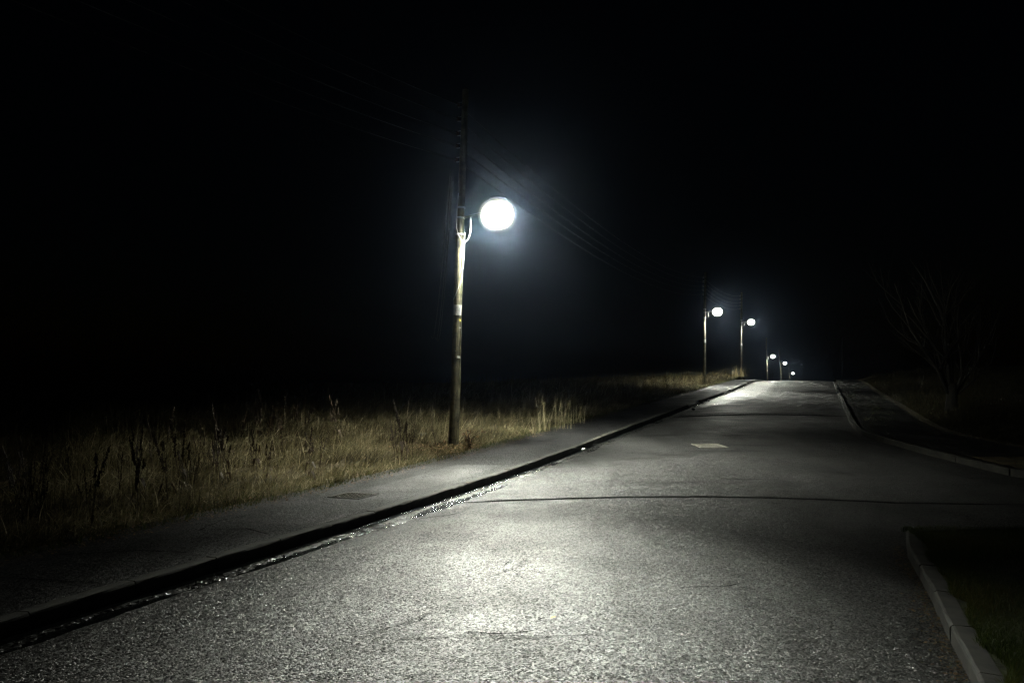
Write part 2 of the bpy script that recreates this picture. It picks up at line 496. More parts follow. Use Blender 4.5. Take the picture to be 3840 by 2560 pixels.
def lay_kerb(name, pl, step, drop=lambda p: 0., flip=False, ymax=75):
    root = empty(name, (0, 0, 0)); tag(root, kind='structure')
    pts = resample(pl, step); n = 0
    for a, b in zip(pts, pts[1:]):
        if not (-6 < a.y < ymax and a.x < 24): continue
        za, zb = float(E(a.y)), float(E(b.y))
        s, e = (a, b) if not flip else (b, a)
        if flip: za, zb = zb, za
        d = Vector((e.x - s.x, e.y - s.y, zb - za)); L = d.length
        yv = d.normalized(); zv = Vector((0, 0, 1)); xv = yv.cross(zv).normalized(); zv = xv.cross(yv)
        M = Matrix((xv, yv, zv)).transposed().to_4x4()
        M.translation = (s.x, s.y, za - drop(a) + random.uniform(-.004, .004))
        M = M @ Matrix.Rotation(random.uniform(-.006, .006), 4, 'Z') @ Matrix.Diagonal((1, L / .9, 1, 1))
        o = bpy.data.objects.new('kerb_stone', stone_meshes[n % 5]); link(o, root); o.matrix_local = M; n += 1
    return root


def drops(p):
    y = p.y
    for a, b in ((31.6, 35.0), (43.6, 46.6), (55.8, 58.4)):
        if a <= y <= b: return .095
    return 0.


lay_kerb('left_kerb', [(kx(-8), -8), (kx(90), 90)], .9, drops)
lay_kerb('right_kerb', RK[1:18], .9, flip=True, ymax=90)
lay_kerb('lawn_kerb', NK[:10], .9, flip=True)

# left footpath
PW = 1.95
tp = np.linspace(.115, PW, 10)
ysp = np.concatenate([np.arange(-8, 40, .25), np.arange(40, 120, 1.0)])
rows = []
for y in ysp:
    wv = PW + .10 * mnoise.noise(Vector((y * .8, 2, 0))) + .05 * mnoise.noise(Vector((y * 3.2, 6, 0)))
    dr = drops(Vector((0, y, 0)))
    rows.append([(kx(y) - t / CT * (wv / PW if t > 1 else 1), y, float(E(y)) + .121 + .004 * mnoise.noise(Vector((t * 2, y * 2, 0))) - dr * max(0, 1 - t / .8)) for t in tp])
path = grid_mesh('footpath', np.array(rows)[:, ::-1], M_path)
tag(path, kind='structure')


def path_patch(name, corners, mat, lift=.005):
    a, b, c, d = [Vector((*p, 0)) for p in corners]
    rows = []
    for i in range(13):
        r = []
        for j in range(7):
            p = a.lerp(b, i / 12).lerp(d.lerp(c, i / 12), j / 6)
            p += Vector((.02 * mnoise.noise(p * 3), .02 * mnoise.noise(p * 3 + Vector((9, 9, 9))), 0))
            edge = i in (0, 12) or j in (0, 6)
            r.append((p.x, p.y, float(E(p.y)) + .121 + (.001 if edge else lift) + .004 * mnoise.noise(Vector(((kx(p.y) - p.x) * CT * 2, p.y * 2, 0)))))
        rows.append(r)
    return grid_mesh(name, np.array(rows), mat, path)


def PT(y, t): return (kx(y) - t / CT, y)      # point on the path, t metres left of the kerb face


path_patch('asphalt_patch', [PT(11.6, .35), PT(14.4, .35), PT(14.4, 1.15), PT(11.6, 1.15)], M_patch)
path_patch('trench_strip', [PT(10.9, 1.2), PT(15.0, 1.2), PT(15.0, 1.45), PT(10.9, 1.45)], M_trench)
path_patch('trench_strip', [PT(11.2, .15), PT(11.45, .15), PT(11.35, 1.4), PT(11.1, 1.4)], M_trench)
path_patch('trench_strip', [PT(14.5, .15), PT(14.75, .15), PT(14.7, 1.7), PT(14.5, 1.7)], M_trench)
path_patch('asphalt_patch', [PT(27.6, .2), PT(28.3, .2), PT(28.3, 1.7), PT(27.6, 1.7)], M_patch)
path_patch('asphalt_patch', [PT(38.0, .2), PT(39.5, .2), PT(39.5, 1.7), PT(38.0, 1.7)], M_patch)

for pts, w in (([(8.2, .3), (8.5, .7), (8.4, 1.1)], .03), ([(8.4, 1.1), (9.0, 1.3), (9.4, 1.2)], .02), ([(10.1, .7), (10.3, 1.0)], .03), ([(7.3, .4), (7.4, .9), (7.2, 1.4)], .025), ([(6.2, .2), (6.5, 1.7)], .02), ([(12.2, 1.45), (12.4, 1.8)], .03), ([(16.5, .2), (16.7, 1.7)], .03), ([(20.5, .2), (20.6, 1.7)], .05)):
    rows = []
    P = [Vector((*PT(a, b), 0)) for a, b in pts]; D = []
    for a, b in zip(P, P[1:]):
        k = max(3, int((b - a).length / .05)); D += [a.lerp(b, i / k) for i in range(k)]
    D.append(P[-1])
    for i, p in enumerate(D):
        d = (D[min(i + 1, len(D) - 1)] - D[max(i - 1, 0)]).normalized(); q = Vector((-d.y, d.x, 0))
        o_ = .03 * mnoise.noise(Vector((i * .3, w * 90, 4))); ww = w * (.5 + abs(mnoise.noise(Vector((i * .4, 1, 8))))) 
        rows.append([(p.x + q.x * (o_ + s_ * ww), p.y + q.y * (o_ + s_ * ww), float(E(p.y)) + .1265 - .001 * abs(s_)) for s_ in (-.5, 0, .5)])
    grid_mesh('crack', np.array(rows), M_joint, path)

# field to the left
tf = np.concatenate([np.linspace(PW - .12, 14, 34), [17, 20, 25, 30, 40, 55, 80, 120, 180, 260]])
ysf = np.concatenate([np.arange(-20, 40, .5), np.arange(40, 120, 1.5), np.arange(120, 901, 20.0)])
Y, T = np.meshgrid(ysf, tf[::-1], indexing='ij')
X = kx(Y) - T / CT
Z = field_z(X, Y)
Z = Z - .006 * (T < PW + .2)
field = grid_mesh('field_ground', np.stack([X, Y, Z], -1), M_soil)
tag(field, kind='structure')

# right verge beyond the side road, with its footpath
rk = resample(RK[:19], .7)
rk = [p for p in rk if p.x < 139]
fr = np.array([0, .25, .6, 1.0, 1.8, 2.6, 3.4, 4.5, 6, 8, 11, 16, 24, 40, 80, 160, 260])
rows = []
for i, p in enumerate(rk):
    r = []
    for f in fr:
        x = p.x + .115 / CT + f if p.y > 12.4 else p.x + f * .2
        y = p.y + (.0 if p.y > 12.4 else 0.12)
        z = float(rverge_z(x, y)) if p.y > 12.4 else float(rverge_z(rkx(13) + f, 13))
        r.append((x, y, z))
    rows.append(r)
rv = grid_mesh('verge_ground', np.array(rows), M_soil)
tag(rv, kind='structure')
prow = []
for p in rk:
    if 15 < p.y < 100:
        prow.append([(p.x + f, p.y, float(E(p.y)) + .1215) for f in (.12, .5, 1., 1.5, 2.0)])
rp = grid_mesh('far_footpath', np.array(prow), M_wear)
tag(rp, kind='structure')

# lawn at bottom right
rows = []
for y in np.arange(-20, 8.35, .4):
    x0 = np.interp(y, [q[1] for q in NK[:6]], [q[0] for q in NK[:6]]) + .12
    rows.append([(x0 + f, y, .112 + .02 * float(nz(x0 + f, y, 1.5)[0]) * min(1, f)) for f in (0, .2, .5, 1, 1.8, 3, 5, 9, 15, 30, 80, 145)])
for y, o in ((8.36, .22), (8.5, .45), (8.6, 1.3)):
    rows.append([(4.12 + o + f, y + .12 * min(1, f / 4.5) * (y > 8.4), .112) for f in (0, .2, .5, 1, 1.8, 3, 5, 9, 15, 30, 80, 145)])
lawn_s = grid_mesh('lawn_ground', np.array(rows), M_lawnsoil)
tag(lawn_s, kind='structure')


# ------------------------------------------------------------------ grass
def blades(name, xs, ysb, zs, h, w, lean_az, lean, mat, tintv, levels=3, curl=1.6):
    n = len(xs)
    k = np.arange(levels + 1) / levels                       # 0..1
    ca, sa = np.cos(lean_az), np.sin(lean_az)
    faz = rng.uniform(0, 2 * np.pi, n)
    fx, fy = np.cos(faz), np.sin(faz)
    V = np.zeros((n, 2 * levels + 1, 3), np.float32)
    for i in range(levels + 1):
        s = k[i]
        out = lean * h * (s ** curl)
        up = h * s * np.sqrt(np.clip(1 - (lean * s ** (curl - 1)) ** 2 * .55, .1, 1))
        px = xs + ca * out; py = ysb + sa * out; pz = zs + up - .03 * (1 - s)
        ww = w * (1 - s ** 1.5) / 2
        if i < levels:
            V[:, 2 * i, 0] = px - fx * ww; V[:, 2 * i, 1] = py - fy * ww; V[:, 2 * i, 2] = pz
            V[:, 2 * i + 1, 0] = px + fx * ww; V[:, 2 * i + 1, 1] = py + fy * ww; V[:, 2 * i + 1, 2] = pz
        else:
            V[:, 2 * i, 0] = px; V[:, 2 * i, 1] = py; V[:, 2 * i, 2] = pz
    F = []
    for i in range(levels - 1):
        F += [(2 * i, 2 * i + 1, 2 * i + 3), (2 * i, 2 * i + 3, 2 * i + 2)]
    F.append((2 * levels - 2, 2 * levels - 1, 2 * levels))
    F = np.array(F)[None] + (np.arange(n) * (2 * levels + 1))[:, None, None]
    tt = np.repeat(tintv[:, None], 2 * levels + 1, 1)
    return tris_mesh(name, V.reshape(-1, 3), F.reshape(-1, 3), mat, tt.reshape(-1))


def clump(x, y, f, s=0.):
    return .5 + .5 * np.clip(nz(x, y, f, s) * 1.6, -1, 1)


def scatter_left(n, y0, y1, t0, t1, py=1.0, pt=1.0):
    yv = y0 + (y1 - y0) * rng.random(n) ** py
    t = t0 + (t1 - t0) * rng.random(n) ** pt
    return kx(yv) - t / CT, yv, t


def field_grass(name, n, y0, y1, t0, t1, hs, wd, pt=1., py=1., lev=3):
    x, y, t = scatter_left(n, y0, y1, t0, t1, py, pt)
    # keep to what the lens can see, roughly, with margin
    keep = (x > -1.0 * y - 4) & (rng.random(n) < .35 + 1.1 * clump(x, y, 2.3, 3.))
    x, y, t = x[keep], y[keep], t[keep]
    n = len(x)
    # tufts: pull blades toward clump centres
    cx = np.round(x / .33) * .33 + .12 * np.sin(y * 17); cy = np.round(y / .33) * .33 + .12 * np.sin(x * 13)
    pull = rng.uniform(0, .7, n)
    x = x + (cx - x) * pull; y = y + (cy - y) * pull
    t = (kx(y) - x) * CT
    c = clump(x, y, 1.1, .5) * .6 + clump(x, y, 3.7, 2.) * .4
    edge = sstep(PW - .05, PW + 1.7, t)
    h = hs * (.30 + .70 * edge) * (.18 + 1.15 * c) * rng.uniform(.5, 1.25, n)
    w = wd * rng.uniform(.6, 1.3, n)
    az = rng.normal(-.5 + .9 * nz(x, y, .35, 4.), .75, n)
    lean = np.clip(rng.normal(.85, .22, n), .1, 1.15)
    flat = rng.random(n) < .46
    lean = np.where(flat, rng.uniform(1.15, 1.35, n), lean); az = np.where(flat, rng.normal(-.9, 1.3, n), az)
    up = rng.random(n) < .10
    lean = np.where(up, rng.uniform(.05, .3, n), lean); h = np.where(up, h * 1.35, h)
    pale = rng.random(n) < .07
    h = np.where(pale, h * 1.15, h); w = np.where(pale, w * 1.5, w)
    tv = np.clip(pale * .5 + .08 + .55 * clump(x, y, 1.7, 7.) * rng.uniform(.5, 1.3, n) + rng.normal(0, .2, n), 0, 1)
    o = blades(name, x, y, field_z(x, y), h, w, az, lean, M_dry, tv, lev)
    tag(o, kind='stuff')
    return o


field_grass('dry_grass', 230000, 3, 34, PW, 16, .46, .009, pt=1.5)
field_grass('far_dry_grass', 60000, 30, 85, PW, 22, .62, .02, pt=1.3)
field_grass('field_grass', 40000, 3, 60, 14, 55, .6, .03, pt=1.2)

# low green and flattened growth at the path edge
n = 22000
x, y, t = scatter_left(n, 2, 70, PW - .28, PW + .9, 1.5, 1.3)
o = blades('edge_grass', x, y, field_z(x, y) + .004, rng.uniform(.03, .13, n), rng.uniform(.005, .012, n), rng.uniform(0, 6.28, n), rng.uniform(.3, 1.1, n), M_green, rng.random(n), 2)
tag(o, kind='stuff')


def flakes(name, xs, ysb, zs, size, mat, tintv, tilt=.6):
    n = len(xs); V = np.zeros((n, 6, 3), np.float32)
    a = rng.uniform(0, 2 * np.pi, n); tz = rng.normal(0, tilt, n); fold = rng.uniform(-.3, .7, n)
    L = size; W = size * rng.uniform(.3, .6, n)
    pts = [(-1, 0, 0), (-.2, .9, 1), (.6, .7, 1), (1.1, 0, 0), (.6, -.7, 1), (-.2, -.9, 1)]
    for i, (u, v, f) in enumerate(pts):
        lx = u * L; ly = v * W; lz = f * fold * W + u * L * tz * .5
        V[:, i, 0] = xs + lx * np.cos(a) - ly * np.sin(a)
        V[:, i, 1] = ysb + lx * np.sin(a) + ly * np.cos(a)
        V[:, i, 2] = zs + np.abs(lz) + .003
    F = np.array([(0, 1, 5), (1, 2, 4), (1, 4, 5), (2, 3, 4)])[None] + (np.arange(n) * 6)[:, None, None]
    return tris_mesh(name, V.reshape(-1, 3), F.reshape(-1, 3), mat, np.repeat(tintv, 6))


n = 30000
x, y, t = scatter_left(n, 3, 45, PW - .5, PW + .9, 1.3, .75)
o = flakes('leaf_litter', x, y, field_z(x, y) + .006, rng.uniform(.008, .026, n), M_leaf, rng.random(n))
tag(o, kind='stuff')
# heap of leaves round the first post
n = 2600
x = rng.normal(-1.0, .75, n); y = rng.normal(16.6, .55, n)
k = (kx(y) - x) * CT > PW - .1; x, y = x[k], y[k]; n = len(x)
o = flakes('leaf_drift', x, y, field_z(x, y) + rng.uniform(0, .1, n), rng.uniform(.015, .045, n), M_leaf, rng.random(n), .9)
tag(o, kind='stuff')
# moss along the edges of the path
n = 9000
x, y, t = scatter_left(n, 4, 40, PW - .25, PW + .15, 1.2, .8)
k = clump(x, y, 1.4, 3.3) > .55; x, y = x[k], y[k]; n = len(x)
o = flakes('moss', x, y, field_z(x, y) + .008, rng.uniform(.006, .018, n), M_moss, rng.random(n), .2)
tag(o, kind='stuff')

# lawn
n = 120000
y = 1.5 + 7.05 * rng.random(n) ** .9
x0 = np.interp(y, [q[1] for q in NK[:6]], [q[0] for q in NK[:6]])
off = .15 + .07 * nz(y, y, 3.) + .04 * nz(y, y, 9.) + 4.6 * rng.random(n) ** 1.4
x = x0 + off
o = blades('lawn_grass', x, y, np.full(n, .112), rng.uniform(.02, .075, n) * (.6 + .8 * clump(x, y, 3.1)), rng.uniform(.003, .006, n), rng.uniform(0, 6.28, n), rng.uniform(.2, 1.1, n), M_green,
           np.clip(clump(x, y, 2.2, 1.) * .7 + rng.normal(.1, .2, n), 0, 1), 2)
tag(o, kind='stuff')
# bits in the gutter by the lawn kerb
n = 900
y = rng.uniform(2, 8.4, n); x = np.interp(y, [q[1] for q in NK[:6]], [q[0] for q in NK[:6]]) - np.abs(rng.normal(0, .09, n)) - .01
k = clump(x, y, 2.5, 2.) > .35; x, y = x[k], y[k]; n = len(x)
tt = (x - kx(y)) * CT
o = flakes('gutter_debris', x, y, E(y) + camber(tt) + .004, rng.uniform(.006, .022, n), M_leaf, rng.random(n), .5)
tag(o, kind='stuff')
n = 900
y = rng.uniform(2, 8.4, n); x = np.interp(y, [q[1] for q in NK[:6]], [q[0] for q in NK[:6]]) - np.abs(rng.normal(0, .05, n)) - .01
o = blades('gutter_moss', x, y, E(y), rng.uniform(.01, .05, n), rng.uniform(.004, .008, n), rng.uniform(0, 6.28, n), rng.uniform(.3, 1., n), M_green, rng.random(n), 2)
tag(o, kind='stuff')

# grass bank on the far right
n = 90000
y = 13 + 62 * rng.random(n) ** 1.5
t = 2.3 + 20 * rng.random(n) ** 1.6
x = rkx(y) + t
h = .55 * sstep(1.8, 4, t) * (.35 + .9 * clump(x, y, 1.3, 2.)) * rng.uniform(.5, 1.3, n) + .05
o = blades('bank_grass', x, y, rverge_z(x, y), h, rng.uniform(.01, .02, n), rng.uniform(0, 6.28, n), rng.uniform(.1, .9, n), M_scrub, np.clip(rng.normal(.5, .25, n), 0, 1), 3)
tag(o, kind='stuff')
n = 12000
y = 13 + 50 * rng.random(n) ** 1.3; x = rkx(y) + .16 + 2.4 * rng.random(n)
k = clump(x, y, 1.8, 6.) > .62; x, y = x[k], y[k]; n = len(x)
o = blades('path_weeds', x, y, E(y) + .118, rng.uniform(.02, .07, n), rng.uniform(.006, .012, n), rng.uniform(0, 6.28, n), rng.uniform(.3, 1., n), M_green, rng.random(n), 2)
tag(o, kind='stuff')


# ------------------------------------------------------------------ plants that can be counted
def stalk_mesh(seed, hgt=1.0, heavy=1.0):
    r = random.Random(seed); V = []; F = []; T = []

    def tube(pts, r0, r1):
        base = len(V)
        for i, p in enumerate(pts):
            rr = r0 + (r1 - r0) * i / (len(pts) - 1)
            for k in range(4):
                a = k * math.pi / 2
                V.append((p[0] + rr * math.cos(a), p[1] + rr * math.sin(a), p[2])); T.append(.3)
        for i in range(len(pts) - 1):
            for k in range(4):
                a, b = base + i * 4 + k, base + i * 4 + (k + 1) % 4
                F.append((a, b, b + 4)); F.append((a, b + 4, a + 4))

    def spike(p0, p1, rad, cnt):
        for _ in range(cnt):
            s = r.random(); c = [p0[j] + (p1[j] - p0[j]) * s for j in range(3)]
            rr = rad * .6 * (1 - .7 * s) * r.uniform(.2, 1.2)
            a = r.uniform(0, 6.28); c[0] += rr * math.cos(a); c[1] += rr * math.sin(a)
            b = len(V); z = r.uniform(.005, .012)
            for d in ((z, 0, 0), (-z * .5, z, 0), (-z * .5, -z, 0), (0, 0, z * 1.8), (0, 0, -z)):
                V.append((c[0] + d[0], c[1] + d[1], c[2] + d[2])); T.append(r.random())
            F.extend([(b, b + 1, b + 3), (b + 1, b + 2, b + 3), (b + 2, b, b + 3), (b + 1, b, b + 4), (b + 2, b + 1, b + 4), (b, b + 2, b + 4)])

    lx, ly = r.uniform(-.16, .16), r.uniform(-.16, .16)
    main = [(lx * s * s + .012 * math.sin(s * 9), ly * s * s, hgt * s) for s in [i / 6 for i in range(7)]]
    tube(main, .006, .0025)
    spike(main[3], main[6], .035 * heavy, int(55 * heavy))
    for j in range(r.randint(2, 5)):
        s = r.uniform(.3, .7); i = int(s * 6); p = main[i]
        a = r.uniform(0, 6.28); L = r.uniform(.2, .38) * hgt
        q = (p[0] + .3 * L * math.cos(a), p[1] + .3 * L * math.sin(a), p[2] + L)
        m = (p[0] + .22 * L * math.cos(a), p[1] + .22 * L * math.sin(a), p[2] + L * .5)
        tube([p, m, q], .004, .002); spike(m, q, .025 * heavy, int(26 * heavy))
    for j in range(r.randint(2, 5)):           # withered hanging leaves
        s = r.uniform(.05, .5); p = main[int(s * 6)]; a = r.uniform(0, 6.28); L = r.uniform(.08, .2)
        b = len(V); w = L * .16
        ca, sa = math.cos(a), math.sin(a)
        for u, v, z in ((0, 0, 0), (.5, 1, .02), (.5, -1, .02), (1, .6, -L * .6), (1, -.6, -L * .6), (1.05, 0, -L * 1.1)):
            V.append((p[0] + ca * u * L * .7 - sa * v * w, p[1] + sa * u * L * .7 + ca * v * w, p[2] + z)); T.append(.8)
        F.extend([(b, b + 1, b + 2), (b + 1, b + 3, b + 4), (b + 1, b + 4, b + 2), (b + 3, b + 5, b + 4)])
    me = bpy.data.meshes.new('dock_stalk'); me.from_pydata(V, [], F)
    at = me.attributes.new('tint', 'FLOAT', 'POINT'); at.data.foreach_set('value', T)
    me.materials.append(M_dock)
    return me


stalks = [stalk_mesh(s, 1., h) for s, h in ((1, 1.), (2, 1.3), (3, .8), (4, 1.1), (5, .9), (6, 1.4), (7, 1.), (8, .7))]


def place_stalk(x, y, h, label, group, k):
    o = bpy.data.objects.new('dock_plant', stalks[k % len(stalks)])
    o.location = (x, y, float(field_z(x, y)) - .02); o.scale = (h, h, h); o.rotation_euler = (random.uniform(-.1, .1), random.uniform(-.1, .1), random.uniform(0, 6.28))
    link(o); tag(o, label, 'weed', group)
    return o


def at(px, y):         # x for a given column of the 2352-wide photo at depth y
    return (px - 1176) / 1829 * y


k = 0
rs = random.Random(11)
for px, y, h in ((905, 14.6, .9), (921, 14.9, 1.15), (934, 14.5, .85), (948, 15.2, .7), (912, 15.4, .8)):
    place_stalk(at(px, y), y, h, 'dark dead dock in the clump of five just left of the nearest post', 'dock cluster left of the post', k); k += 1
for px, y, h in ((778, 17.5, 1.2), (703, 18.0, .9), (1000, 16.9, .75), (735, 14.0, .7)):
    place_stalk(at(px, y), y, h, {778: 'tallest lone dock spike standing behind the lit grass, left of the post', 703: 'thin dead dock left of the tallest lone spike', 1000: 'short dark dock close against the left of the nearest post', 735: 'small dock stalk at the front edge of the lit grass'}[px], 'lone dock stalks', k); k += 1
for i in range(30):
    px = rs.gauss(470, 95); y = rs.uniform(9.5, 14.5)
    x = at(px, y)
    if (kx(y) - x) * CT < PW + .3: continue
    place_stalk(x, y, rs.uniform(.6, 1.05), 'dark dead dock stalk in the thicket of the left half of the dry grass', 'dock thicket in the dry grass', k); k += 1
for i in range(26):
    px = rs.uniform(10, 330); y = rs.uniform(7.2, 12)
    x = at(px, y)
    if (kx(y) - x) * CT < PW + .3: continue
    place_stalk(x, y, rs.uniform(.5, .95), 'dead dock stalk in the dark grass at the far left', 'dock stalks at the far left', k); k += 1
for i in range(26):
    px = rs.uniform(500, 700); y = rs.uniform(17, 23)
    place_stalk(at(px, y), y, rs.uniform(.7, 1.1), 'dark dock stalk in the back row rising above the dry grass', 'dock stalks in the back row', k); k += 1
for i in range(34):
    px = rs.uniform(1420, 1600); y = rs.uniform(34, 52)
    x = at(px, y)
    if (kx(y) - x) * CT < PW + .6: continue
    place_stalk(x, y, rs.uniform(.7, 1.1), 'distant dark stalk in the grass before the second lamp post', 'stalks near the second lamp post', k); k += 1


def tuft(name, x, y, hgt, n, label, spread=.18, lean=.25, zf=field_z):
    a = rng.uniform(0, 6.28, n); rr = np.abs(rng.normal(0, spread, n))
    xs = rr * np.cos(a); ysb = rr * np.sin(a)
    o = blades(name, xs, ysb, np.zeros(n), hgt * rng.uniform(.45, 1.1, n), rng.uniform(.007, .013, n), rng.uniform(0, 6.28, n), np.abs(rng.normal(0, lean, n)), M_dry, np.clip(rng.normal(.75, .2, n), 0, 1), 4)
    o.location = (x, y, float(zf(x, y))); tag(o, label, 'grass')
    return o


tuft('tall_grass_tuft', at(1251, 21.0), 21.0, 1.05, 26, 'tall pale grass tuft standing highest beside the path, right of the nearest post')
tuft('tall_grass_tuft', at(1291, 21.6), 21.6, 1.0, 22, 'tall pale grass tuft at the path edge, right of the other tall tuft')
tuft('tall_grass_tuft', at(1225, 20.3), 20.3, .7, 34, 'lower bent tuft of pale grass just left of the two tall tufts', lean=.6)
tuft('tall_grass_tuft', at(1325, 23.5), 23.5, .7, 30, 'small pale tuft of grass farthest right before the verge darkens', lean=.5)
tuft('tall_grass_tuft', at(1604, 53.5), 53.5, 1.1, 90, 'bright grass tuft at the foot of the second lamp post', .28, .4)
tuft('tall_grass_tuft', at(1690, 70), 70, 1.1, 160, 'pale grass clump on the mound at the foot of the third lamp post', .25, .4)
tuft('tall_grass_tuft', at(1706, 70), 70, 1.0, 120, 'pale grass clump right of the third lamp post on the crest', .33, .4)

# withered shrub with hanging leaves right of the first post
sh = empty('withered_shrub', (at(1078, 16.9), 16.9, float(field_z(at(1078, 16.9), 16.9))))
tag(sh, 'withered shrub with curled brown leaves just right of the nearest post foot', 'shrub')
bm = bmesh.new(); tips = []
rs = random.Random(5)
for i in range(9):
    a = rs.uniform(0, 6.28); L = rs.uniform(.35, .62); lean = rs.uniform(.1, .45)
    pts = [(0.02 * math.cos(a), .02 * math.sin(a), -.03)]
    for s in (.4, .75, 1.):
        pts.append((lean * L * s * math.cos(a) * s * 1.3, lean * L * s * s * math.sin(a) * 1.3, L * s * (1 - .2 * s * s)))
    tube_bm(bm, pts, [.007, .005, .004, .002], 5); tips.append(pts)
from_bm('stem', bm, M_dock, sh)
V = []
n = 170
bx, by, bz = [], [], []
for i in range(n):
    p = tips[rs.randrange(9)]; j = rs.randrange(1, 4); s = rs.random()
    q = [p[j - 1][c] + (p[j][c] - p[j - 1][c]) * s for c in range(3)]
    bx.append(q[0] + rs.gauss(0, .035)); by.append(q[1] + rs.gauss(0, .035)); bz.append(max(.02, q[2] - rs.random() * .05))
fo = flakes('foliage', np.array(bx), np.array(by), np.array(bz), rng.uniform(.02, .05, n), M_leaf, rng.uniform(0, .6, n), 1.8)
fo.parent = sh; fo['kind'] = 'stuff'


# ------------------------------------------------------------------ street lamps on wooden poles
def pole_mesh(h=7.75, r0=.118, r1=.068, seed=1):
    bm = bmesh.new(); rnd = random.Random(seed); n = 20; rings = []
    m = 60
    for i in range(m + 1):
        s = i / m; z = -.2 + (h + .2) * s
        r = r0 + (r1 - r0) * (max(0, z) / h) ** .8
        cx, cy = .012 * math.sin(z * .9 + seed), .01 * math.sin(z * .6)
        ring = []
        for k in range(n):
            a = 2 * math.pi * k / n
            rr = r * (1 + .018 * mnoise.noise(Vector((math.cos(a) * 2, math.sin(a) * 2, z * 1.2 + seed))) + .008 * rnd.uniform(-1, 1))
            ring.append(bm.verts.new((cx + rr * math.cos(a), cy + rr * math.sin(a), z)))
        rings.append(ring)
    for a, b in zip(rings, rings[1:]):
        for k in range(n): bm.faces.new((a[k], a[(k + 1) % n], b[(k + 1) % n], b[k]))
    t = bm.verts.new((0.01, 0, h + .02))
    for k in range(n): bm.faces.new((rings[-1][k], rings[-1][(k + 1) % n], t))
    return bm


def prad(z, h=7.75, r0=.118, r1=.068): return r0 + (r1 - r0) * (max(0, z) / h) ** .8


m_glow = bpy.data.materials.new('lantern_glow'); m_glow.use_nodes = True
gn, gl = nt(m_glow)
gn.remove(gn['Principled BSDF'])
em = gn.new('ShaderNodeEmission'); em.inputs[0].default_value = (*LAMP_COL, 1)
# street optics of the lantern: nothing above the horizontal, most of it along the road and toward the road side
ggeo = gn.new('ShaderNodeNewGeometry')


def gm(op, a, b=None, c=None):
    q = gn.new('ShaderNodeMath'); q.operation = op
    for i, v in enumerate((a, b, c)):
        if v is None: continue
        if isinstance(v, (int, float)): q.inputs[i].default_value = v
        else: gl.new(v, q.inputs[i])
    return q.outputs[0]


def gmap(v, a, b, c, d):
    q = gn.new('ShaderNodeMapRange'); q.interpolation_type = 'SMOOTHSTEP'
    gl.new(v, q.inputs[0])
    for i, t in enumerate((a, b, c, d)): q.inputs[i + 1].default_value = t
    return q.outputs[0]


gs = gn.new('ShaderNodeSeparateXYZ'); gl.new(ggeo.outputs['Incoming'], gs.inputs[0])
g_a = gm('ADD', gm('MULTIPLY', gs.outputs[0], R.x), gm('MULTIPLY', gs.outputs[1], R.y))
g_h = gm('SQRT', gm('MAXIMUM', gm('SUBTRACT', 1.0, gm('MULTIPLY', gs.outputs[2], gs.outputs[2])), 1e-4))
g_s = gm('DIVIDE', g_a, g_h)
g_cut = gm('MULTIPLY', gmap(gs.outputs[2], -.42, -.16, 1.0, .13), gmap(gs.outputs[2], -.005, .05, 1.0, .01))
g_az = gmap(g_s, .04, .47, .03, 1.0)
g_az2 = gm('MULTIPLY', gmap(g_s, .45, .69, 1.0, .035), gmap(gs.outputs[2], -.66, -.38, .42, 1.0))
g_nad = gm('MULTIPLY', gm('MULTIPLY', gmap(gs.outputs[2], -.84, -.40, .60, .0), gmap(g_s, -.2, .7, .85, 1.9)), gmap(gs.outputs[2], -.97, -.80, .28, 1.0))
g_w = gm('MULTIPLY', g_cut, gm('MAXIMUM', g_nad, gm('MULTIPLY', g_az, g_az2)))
# bloom painted into the emission: bright core, soft glare out to the rim
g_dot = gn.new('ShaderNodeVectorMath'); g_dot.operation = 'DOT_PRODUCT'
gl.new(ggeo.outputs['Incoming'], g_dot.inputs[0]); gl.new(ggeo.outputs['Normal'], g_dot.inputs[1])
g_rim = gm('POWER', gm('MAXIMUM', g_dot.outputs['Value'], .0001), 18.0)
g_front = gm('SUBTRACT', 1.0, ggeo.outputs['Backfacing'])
g_glare = gm('MULTIPLY', gm('POWER', gm('MAXIMUM', g_dot.outputs['Value'], .0001), 2.0), 5.0)
gl.new(gm('MULTIPLY', gm('MULTIPLY', g_w, g_front), gm('MULTIPLY_ADD', g_rim, LAMP, g_glare)), em.inputs[1])
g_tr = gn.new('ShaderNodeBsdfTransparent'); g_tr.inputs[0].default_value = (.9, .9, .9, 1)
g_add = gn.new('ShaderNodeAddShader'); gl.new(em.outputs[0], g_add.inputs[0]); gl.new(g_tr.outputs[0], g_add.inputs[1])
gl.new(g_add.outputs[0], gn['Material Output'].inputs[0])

HEAD_Z = 5.0      # lantern centre above the pole foot
ARM = .86


def ellipsoid_bm(a, b, c, half=None, nu=20, nv=10, z0=0):
    bm = bmesh.new()
    bmesh.ops.create_uvsphere(bm, u_segments=nu, v_segments=nv * 2, radius=1)
    if half == 'low': bmesh.ops.delete(bm, geom=[v for v in bm.verts if v.co.z > .02], context='VERTS')
    if half == 'top': bmesh.ops.delete(bm, geom=[v for v in bm.verts if v.co.z < -.02], context='VERTS')
    for v in bm.verts:
        # squarer outline than a plain ellipse
        v.co.x = a * math.copysign(abs(v.co.x) ** .85, v.co.x); v.co.y = b * math.copysign(abs(v.co.y) ** .85, v.co.y); v.co.z = c * v.co.z + z0
    return bm


